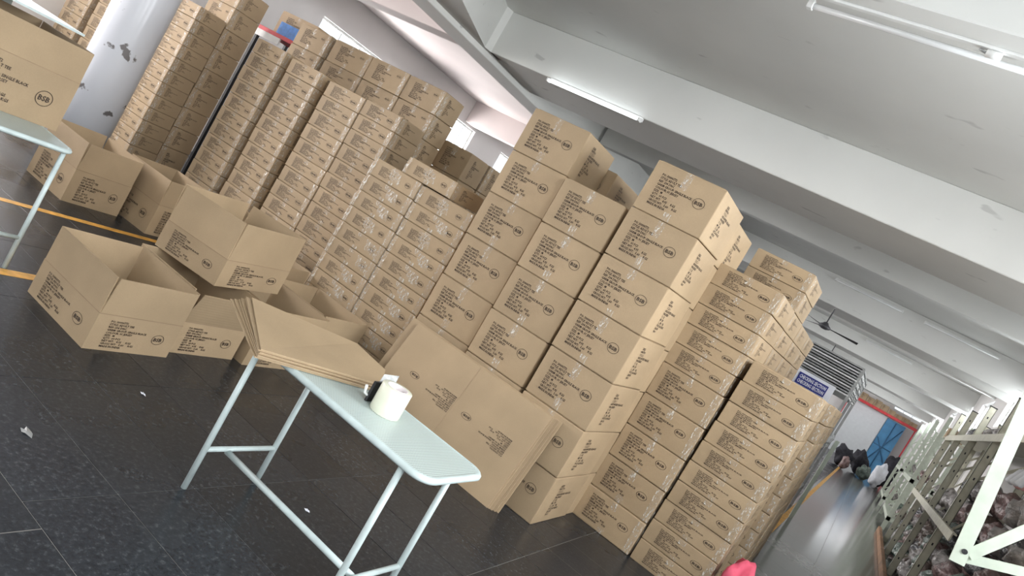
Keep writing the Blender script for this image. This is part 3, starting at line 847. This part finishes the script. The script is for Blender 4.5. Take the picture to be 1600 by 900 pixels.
# ------------------------------------------------------------------ pink cloth bag, litter
o = blob('pink_bag', M['pink'], (.10, .16, .22), 8, amp=.5, freq=1.6); o.location = (-.215, 5.10, 0); tag(o, 'crumpled pink cloth bag at the corner of the aisle stack', 'bag')
for k, (x, y, lab) in enumerate([(-1.44, 1.60, 'small white paper scrap in front of the table legs'), (-2.30, 1.68, 'grey dried splash scrap on the floor left of the table'), (-2.62, 2.35, 'tiny white scrap on the floor by the nearest open carton'), (-1.70, 2.62, 'small white scrap under the foreground table')]):
    bm = bmesh.new(); s = .016 if k != 1 else .03
    vs = [bm.verts.new((s * math.cos(a) * (1 + .5 * math.sin(a * 3 + k)), s * .6 * math.sin(a), .0015 + .003 * (q % 2))) for q, a in enumerate([i * PI / 4 for i in range(8)])]
    c0 = bm.verts.new((0, 0, .006))
    for q in range(8): bm.faces.new((vs[q], vs[(q + 1) % 8], c0))
    b2 = obj('paper_scrap', bm, M['signwhite'] if k != 1 else M['grey']); b2.location = (x, y, 0); tag(b2, lab, 'scrap')

# ------------------------------------------------------------------ ceiling lights, fans
def tube_light(x0, x1, y, z, lit, label, drop=0.0, group='fluorescent tube lights'):
    t = thing('tube_light', label, 'light', ((x0 + x1) / 2, y, z), 0, group)
    h = (x1 - x0) / 2
    bm = bmesh.new(); box(bm, -h, .03, -.0, h, .075, .045, .004); obj('batten', bm, M['white'], t)
    for s in (-1, 1):
        bm = bmesh.new(); box(bm, s * (h - .012) - .012, -.03, -.018, s * (h - .012) + .012, .04, .02, .003); obj('lamp_holder', bm, M['white'], t)
    bm = bmesh.new(); tube(bm, [(-h + .02, -.015, -.002), (h - .02, -.015, -.002)], .0145, 12); obj('tube', bm, M['tube_on'] if lit else M['tube_off'], t)
    return t
tube_light(-4.56, -3.33, 6.955, 3.137, True, 'lit fluorescent tube on the lower edge of the wide beam')
t = thing('tube_light', 'unlit fluorescent tube hanging under the ceiling at the upper right', 'light', (-.62, 4.03, 3.40), 0, 'fluorescent tube lights')
bm = bmesh.new(); tube(bm, [(-.74, 0, 0), (.75, 0, 0)], .0165, 12); obj('tube', bm, M['tube_off'], t)
bm = bmesh.new(); box(bm, -.775, -.02, -.02, -.74, .02, .03, .004); obj('lamp_holder', bm, M['white'], t)
bm = bmesh.new(); tube(bm, [(-.757, 0, .02), (-.757, -.02, .31)], .004, 6); obj('hanger', bm, M['darkgrey'], t)
bm = bmesh.new(); tube(bm, [(.72, 0, .02), (.72, -.02, .31)], .004, 6); obj('hanger', bm, M['darkgrey'], t)
t = thing('light_batten', 'white light batten with a starter fixed along the small beam', 'light', (-.62, 3.90, 3.4))
bm = bmesh.new(); box(bm, -.75, -.02, -.012, .85, .012, .02, .003); obj('batten', bm, M['white'], t)
bm = bmesh.new(); tube(bm, [(.165, .0, -.03), (.235, .0, -.03)], .019, 12); obj('starter', bm, M['white'], t)
bm = bmesh.new(); tube(bm, [(.13, 0, -.02), (.165, 0, -.03)], .007, 8); obj('starter_clip', bm, M['grey'], t)
for k, (x, y) in enumerate([(-1.2, 13.95), (.35, 13.95), (-.7, 20.98), (.3, 27.9)]):
    tube_light(x - .6, x + .6, y, 3.6, False, ['unlit tube light near the far fan', 'unlit tube light over the cream racks', 'unlit tube light on the second far beam', 'farthest unlit tube light above the aisle'][k])

def fan(x, y, z, label, rz):
    t = thing('ceiling_fan', label, 'fan', (x, y, z), rz, 'ceiling fans')
    bm = bmesh.new(); lathe(bm, [(.0, .09), (.035, .085), (.06, .05), (.11, .02), (.11, -.02), (.05, -.045), (.0, -.05)], 20); obj('motor', bm, M['darkgrey'], t)
    bm = bmesh.new(); tube(bm, [(0, 0, .08), (0, 0, ZS - z)], .012, 8); obj('rod', bm, M['darkgrey'], t)
    for k in range(3):
        a = 2 * PI * k / 3
        bm = bmesh.new(); ca, sa = math.cos(a), math.sin(a)
        def P(r, s, zz): return (r * ca - s * sa, r * sa + s * ca, zz)
        panel(bm, [P(.1, -.05, .0), P(.62, -.07, .012), P(.62, .07, -.012), P(.1, .05, .0)], .006); obj('blade', bm, M['darkgrey'], t)
fan(-1.59, 14.3, 2.81, 'dark ceiling fan above the far steel rack', .1)
fan(-6.2, 14.15, 2.75, 'dark ceiling fan far behind the gap between the stacks', .5)
fan(-1.9, 21.5, 2.9, 'farther dark ceiling fan behind the first one', .35)

# ------------------------------------------------------------------ red shelf with blue object at the far left
t = thing('red_shelf', 'red edged shelf behind the first slim stack carrying a brown carton', 'shelf', (-7.35, 6.1, 0))
for sx in (-.68, .28):
    for sy in (0, .45):
        bm = bmesh.new(); box(bm, sx - .02, sy - .02, 0, sx + .02, sy + .02, 2.10); obj('post', bm, M['black'], t)
bm = bmesh.new(); box(bm, -.70, -.03, 2.10, .3, .47, 2.15, .004); obj('shelf_board', bm, M['red'], t)
bm = bmesh.new(); box(bm, -.68, -.05, 2.02, -.22, -.03, 2.10); obj('white_label', bm, M['white'], t)
carton(-8.02, -7.32, 6.26, .28, 2.15, .31, 'cube', 0, 'brown carton on the red shelf behind a blue pack', None, jit=0)
bm = bmesh.new(); box(bm, -.25, -.03, 0, .25, .03, .16, .006)
o = obj('blue_pack', bm, M['blue']); o.location = (-7.56, 6.17, 2.15); tag(o, 'bright blue pack lying on the red shelf', 'pack')

bm = bmesh.new(); box(bm, -8.6, 6.8, 0, -6.95, 6.85, 2.05, .004)  # dark sheet added to stand in for the shadowed gap between the stacks
tag(obj('shade_board', bm, simple('shade_board_dark', (.012, .014, .022), .6)), 'added dark board standing in for shade in the gap behind the first slim stack', 'board')

# ------------------------------------------------------------------ sign and steel rack down the aisle
bm = bmesh.new(); box(bm, -1.02, 8.98, 1.25, -.56, 9.0, 1.785)
sg = tag(obj('section_sign', bm, M['signwhite']), 'white board with a blue checking section sign behind the stacks', 'sign')
bm = bmesh.new(); box(bm, -.965, 8.972, 1.615, -.625, 8.98, 1.75); obj('blue_plate', bm, M['navy'], sg)
def sign_text(lines, x0, z0, x1, z1, y, par):
    v, f = fit(text_mesh(lines, 'sign_lettering'), x0, z0, x1, z1)
    me = bpy.data.meshes.new('lettering'); me.from_pydata([(p[0], y, p[1]) for p in v], [], f); me.materials.append(M['signwhite'])
    link('lettering', me, par)
sign_text(['CHECKING SECTION'], -.95, 1.689, -.64, 1.732, 8.9705, sg)
sign_text(['CHECKING SECTION'], -.95, 1.632, -.64, 1.675, 8.9705, sg)
bm = bmesh.new(); box(bm, -.98, 9.02, 0, -.96, 9.04, 1.75); box(bm, -.6, 9.02, 0, -.58, 9.04, 1.75); obj('stand', bm, M['grey'], sg)

t = thing('tray_rack', 'tall grey metal rack piled with flat trays beyond the blue sign', 'rack', (-.69, 9.8, 0))
for sx in (-.42, .24):
    for sy in (0.0, 1.3, 2.6):
        bm = bmesh.new(); box(bm, sx - .018, sy - .018, 0, sx + .018, sy + .018, 2.16); obj('post', bm, M['grey'], t)
for k in range(12):
    z = 1.78 + k * .034
    bm = bmesh.new(); box(bm, -.44 + .008 * (k % 3), -.02 + .02 * (k % 2), z, .24 + .01 * (k % 2), 2.62, z + .02, .003); obj('tray', bm, M['grey'] if k % 3 else M['white'], t)
for z in (.35, 1.05):
    bm = bmesh.new(); box(bm, -.43, -.01, z, .25, 2.62, z + .03); obj('shelf_board', bm, M['grey'], t)
for k in range(9):
    o = blob('plastic_bag', M['film'], (.11, .16, .12), 30 + k); o.location = (-.9 + .13 * (k % 4), 9.9 + .28 * k, 1.08)
    tag(o, '%s clear film bundle from the viewer on the tray rack shelf' % ['first', 'second', 'third', 'fourth', 'fifth', 'sixth', 'seventh', 'eighth', 'ninth'][k], 'bag', 'film bundles on the tray rack')
for k in range(5):
    bm = bmesh.new(); box(bm, -.018, -.018, 0, .018, .018, 1.22)
    o = obj('metal_bar', bm, M['rack_lit']); o.location = (-.335, 11.1 + .14 * k, 0); o.rotation_euler = (0, 0, .2)
    tag(o, 'pale metal bar, %s from the viewer in the row beside the tray rack' % ['first', 'second', 'third', 'fourth', 'fifth'][k], 'bar', 'metal bars by the tray rack')

# ------------------------------------------------------------------ right hand racks
PX = 1.0
t = thing('storage_rack', 'cream steel storage rack along the right wall', 'rack', (PX, 7.5, 0))
ys = [2.1, 4.3, 6.3, 7.9]
for i, y in enumerate(ys):
    for x in (0.0, .40):
        bm = bmesh.new()
        box(bm, x, y, 0, x + .085, y + .006, 2.66); box(bm, x, y, 0, x + .006, y + .05, 2.66); box(bm, x + .079, y, 0, x + .085, y + .05, 2.66)
        for q in range(9):
            box(bm, x + .035, y - .003, .25 + q * .28, x + .05, y + .001, .28 + q * .28, 0, 1)
        obj('post', bm, [M['rack'], M['black']], t)
        bm = bmesh.new(); box(bm, x - .004, y - .004, 2.66, x + .089, y + .054, 2.675); obj('post_cap', bm, M['black'], t)
    for (z0, z1) in ((.25, .95), (.95, 1.65), (1.65, 2.1)):
        bm = bmesh.new(); panel(bm, [(.07, y + .02, z0), (.07, y + .02, z0 + .05), (.42, y + .02, z1), (.42, y + .02, z1 - .05)], .012); obj('brace', bm, M['rack'], t)
for z in (2.11, 1.02):
    bm = bmesh.new(); box(bm, -.012, -.3 if z > 2 else .8, z, .0, 8.0, z + .09); box(bm, 0, -.3 if z > 2 else .8, z + .075, .03, 8.0, z + .09); obj('shelf_beam', bm, M['rack'], t)
    if z > 2:
        bm = bmesh.new(); box(bm, .0, -.3, z + .09, .485, 8.0, z + .105); obj('shelf_board', bm, M['rack'], t)
# near bracing frame, pale green and lit, standing across the aisle side of the rack
t = thing('steel_trestle', 'pale green steel trestle with braced legs at the right edge', 'trestle', (.95, 4.2, 0))
TO = Vector((.95, 4.2, 0))
def bar(a, b_, w, name, dy=0.0):
    a, b_ = Vector((a[0], 4.2 + dy, a[1])) - TO, Vector((b_[0], 4.2 + dy, b_[1])) - TO
    d = (b_ - a).normalized(); q = d.cross(Vector((0, 1, 0))).normalized() * w / 2
    bm = bmesh.new(); panel(bm, [a - q, b_ - q, b_ + q, a + q], .012); return obj(name, bm, M['rack_lit'], t)
bar((.575, 1.19), (.404, 2.6), .066, 'diagonal_bar')
bar((.60, 1.25), (.95, 1.87), .052, 'diagonal_bar', .0125)
bar((.585, 1.225), (.95, 1.37), .046, 'foot_bar', .025)
bm = bmesh.new(); tube(bm, [(.578 - .95, -.010, 1.255), (.578 - .95, -.004, 1.255)], .013, 12); obj('bolt_hole', bm, M['black'], t)
for dx in (0.0, .05):
    bm = bmesh.new(); box(bm, dx - .02, .032, 0, dx + .02, .072, 1.95); obj('leg', bm, M['rack_lit'], t)
# far white rack frames
for r_, (y0, lab) in enumerate([(17.4, 'pale rack frame with cross bracing farther down the aisle'), (23.2, 'farthest pale rack frame by the blue door')]):
    t = thing('rack_frame', lab, 'rack', (.98, y0, 0), 0, None)
    for dy in (0, 3.4):
        for x in (0, .42):
            bm = bmesh.new(); box(bm, x, dy, 0, x + .08, dy + .05, 2.66); obj('post', bm, M['rack_lit'], t)
        for q in range(4):
            z0 = .3 + q * .55
            bm = bmesh.new(); panel(bm, [(.06, dy + .02, z0), (.06, dy + .02, z0 + .05), (.44, dy + .02, z0 + .55), (.44, dy + .02, z0 + .5)], .012); obj('brace', bm, M['rack_lit'], t)
            bm = bmesh.new(); panel(bm, [(.06, dy + .035, z0 + .5), (.06, dy + .035, z0 + .55), (.44, dy + .035, z0 + .05), (.44, dy + .035, z0)], .012); obj('brace', bm, M['rack_lit'], t)
    for z in (.2, 1.1):
        bm = bmesh.new(); box(bm, .0, 0, z, .5, 3.45, z + .09, .003); obj('shelf_board', bm, M['rack_lit'], t)
bm = bmesh.new(); box(bm, -.03, 0, 0, .03, 7, .10, .006)
o = obj('timber_kerb', bm, M['wood']); o.location = (.93, 9.5, 0); tag(o, 'brown timber kerb on the floor along the right racks', 'timber')

# bagged garments under the shelf
bagm = ['bag_grey', 'bag_grey', 'bag_green', 'bag_rose', 'bag_dark', 'bag_brown', 'bag_grey']
BM = [blob('plastic_bag', M[bagm[i]], (.163, .30, .15), 50 + i, amp=.55, freq=1.8) for i in range(7)]
BME = [o.data for o in BM]
for o in BM: bpy.data.objects.remove(o)
rnd = random.Random(5)
k = 0
for layer, (z, ylo, yhi, nn) in enumerate([(0.0, 5.2, 16, 18), (.285, 5.2, 16, 18), (.57, 5.4, 15.5, 17), (.855, 5.4, 15, 16), (1.14, 5.4, 13.5, 14), (1.425, 6.6, 10.8, 7)]):
    for i in range(nn):
        y = ylo + (yhi - ylo) * (i + .5 + rnd.uniform(-.06, .06)) / nn
        bi = rnd.randrange(7); o = link('plastic_bag', BME[bi])
        o.location = (1.24 + rnd.uniform(-.012, .012), y, z + rnd.uniform(0, .02))
        o.rotation_euler = (0, 0, rnd.uniform(-.2, .2) + PI * rnd.randrange(2))
        s = rnd.uniform(.9, 1.02); o.scale = (s, s, s)
        zn = ['lowest', 'second', 'third', 'fourth', 'fifth', 'top'][layer]
        cn = ['grey', 'grey', 'greenish', 'rose', 'dark', 'brownish', 'grey'][bi]
        pn = ['first', 'second', 'third', 'fourth', 'fifth', 'sixth', 'seventh', 'eighth', 'ninth', 'tenth', 'eleventh', 'twelfth', 'thirteenth', 'fourteenth', 'fifteenth', 'sixteenth', 'seventeenth', 'eighteenth'][i]
        tag(o, '%s bagged garments, %s from the near end in the %s layer on the right' % (cn, pn, zn), 'bag', 'garment bags heaped in the right rack'); k += 1
for i in range(9):
    o = link('plastic_bag', BME[rnd.randrange(7)]); o.location = (1.24, [17.9, 18.6, 19.4, 20.3, 23.6, 24.2, 24.9, 25.6, 26.2][i], [.295, 1.195][i % 2]); o.scale = (.9, .9, .9)
    tag(o, '%s bag from the viewer stored in the far pale rack frames' % ['first', 'second', 'third', 'fourth', 'fifth', 'sixth', 'seventh', 'eighth', 'ninth'][i], 'bag', 'bags in the far rack frames')
for i in range(7):
    o = link('plastic_bag', BME[[0, 3, 0, 6, 1, 3, 4][i]]); o.location = (1.23, 8.3 + i * .95, 2.215); o.scale = (.75, .8, .8)
    tag(o, '%s bag from the viewer lying on the upper shelf of the cream rack' % ['first', 'second', 'third', 'fourth', 'fifth', 'sixth', 'seventh'][i], 'bag', 'bags on the upper shelf')
carton(1.02, 1.32, 16.2, .4, 2.2, .2, 'slim', 0, 'small orange-brown carton at the far end of the upper shelf', None, jit=0)
bm = bmesh.new(); box(bm, 1.02, 15.9, 2.185, 1.45, 16.8, 2.2); tag(obj('shelf_plank', bm, M['rack']), 'cream plank carrying a small carton at the rack end', 'plank')
for x in (1.05, 1.40):
    pass
# thread cones
for i in range(6):
    bm = bmesh.new(); lathe(bm, [(.0, 0), (.034, 0), (.034, .01), (.022, .15), (.010, .152), (.010, .17), (.0, .17)], 16)
    o = obj('thread_cone', bm, M['whitecloth'] if i % 2 == 0 else simple('pink_thread', (.75, .42, .42), .7)); o.location = (1.06 + .08 * (i % 2), 7.25 + .12 * i, 1.76)
    o.rotation_euler = (.5, .2, 0)
    tag(o, '%s thread cone, %s of its colour from the viewer, on the bags' % (['white', 'pale pink'][i % 2], ['first', 'second', 'third'][i // 2]), 'thread cone', 'thread cones on the bags')

# ------------------------------------------------------------------ far end of the aisle
t = thing('partition_panel', 'white partition panel at the far end of the aisle', 'panel', (0, 39.6, 0))
bm = bmesh.new(); box(bm, -1.75, 0, 0, .11, .06, 2.72, .006); obj('board', bm, M['panel'], t)
d_ = bmesh.new(); box(d_, .13, 39.62, 0, .98, 39.67, 2.70, .005)
door = struct('door_1', d_, M['bluedoor'])
for a, b_ in (((.17, .3), (.94, 2.5)), ((.17, 1.7), (.94, .7)), ((.55, .1), (.55, 2.65)), ((.15, 1.35), (.96, 1.35))):
    bm = bmesh.new(); tube(bm, [(a[0], 39.6, a[1]), (b_[0], 39.6, b_[1])], .022, 8); obj('door_bar', bm, M['bluebar'], door)
t = thing('red_beam_shelf', 'red beam shelf full of cartons above the far partition', 'shelf', (0, 39.0, 0))
bm = bmesh.new(); box(bm, -1.75, 0, 2.74, 1.40, .5, 2.86, .004); obj('beam', bm, M['red'], t)
for x in (-1.72, 1.36):
    bm = bmesh.new(); box(bm, x - .03, .2, 0, x + .03, .26, 2.74); obj('post', bm, M['red'], t)
for i in range(9):
    h = [.30, .34, .28, .34, .3, .24, .2, .22, .2][i]
    carton(-1.72 + i * .34, -1.40 + i * .34, 39.05, .4, 2.86, h, 'cube', 0, 'brown carton number-printed, %s from the left on the red shelf at the far end' % ['first', 'second', 'third', 'fourth', 'fifth', 'sixth', 'seventh', 'eighth', 'ninth'][i], 'cartons on the far red shelf', jit=0)
for i, (x, y, r, m, lab) in enumerate([(-.45, 30.2, (.38, .5, .42), 'darkcloth', 'black garment heap at the left of the far aisle'), (.08, 31.6, (.38, .5, .50), 'darkcloth', 'black garment heap in the middle of the far aisle'),
                                  (.36, 30.0, (.26, .35, .28), 'bag_green', 'dark green bag in front of the far black heap'), (.80, 29.3, (.24, .3, .50), 'whitecloth', 'white sack beside the far black heap'),
                                  (1.06, 31.4, (.3, .4, .7), 'darkcloth', 'dark heap against the right racks at the far end'), (-.3, 29.5, (.16, .2, .26), 'bag_rose', 'small pale bag in front of the far black heap')]):
    o = blob('garment_heap', M[m], r, 90 + i, amp=.5, freq=1.8); o.location = (x, y, 0); tag(o, lab, 'heap')
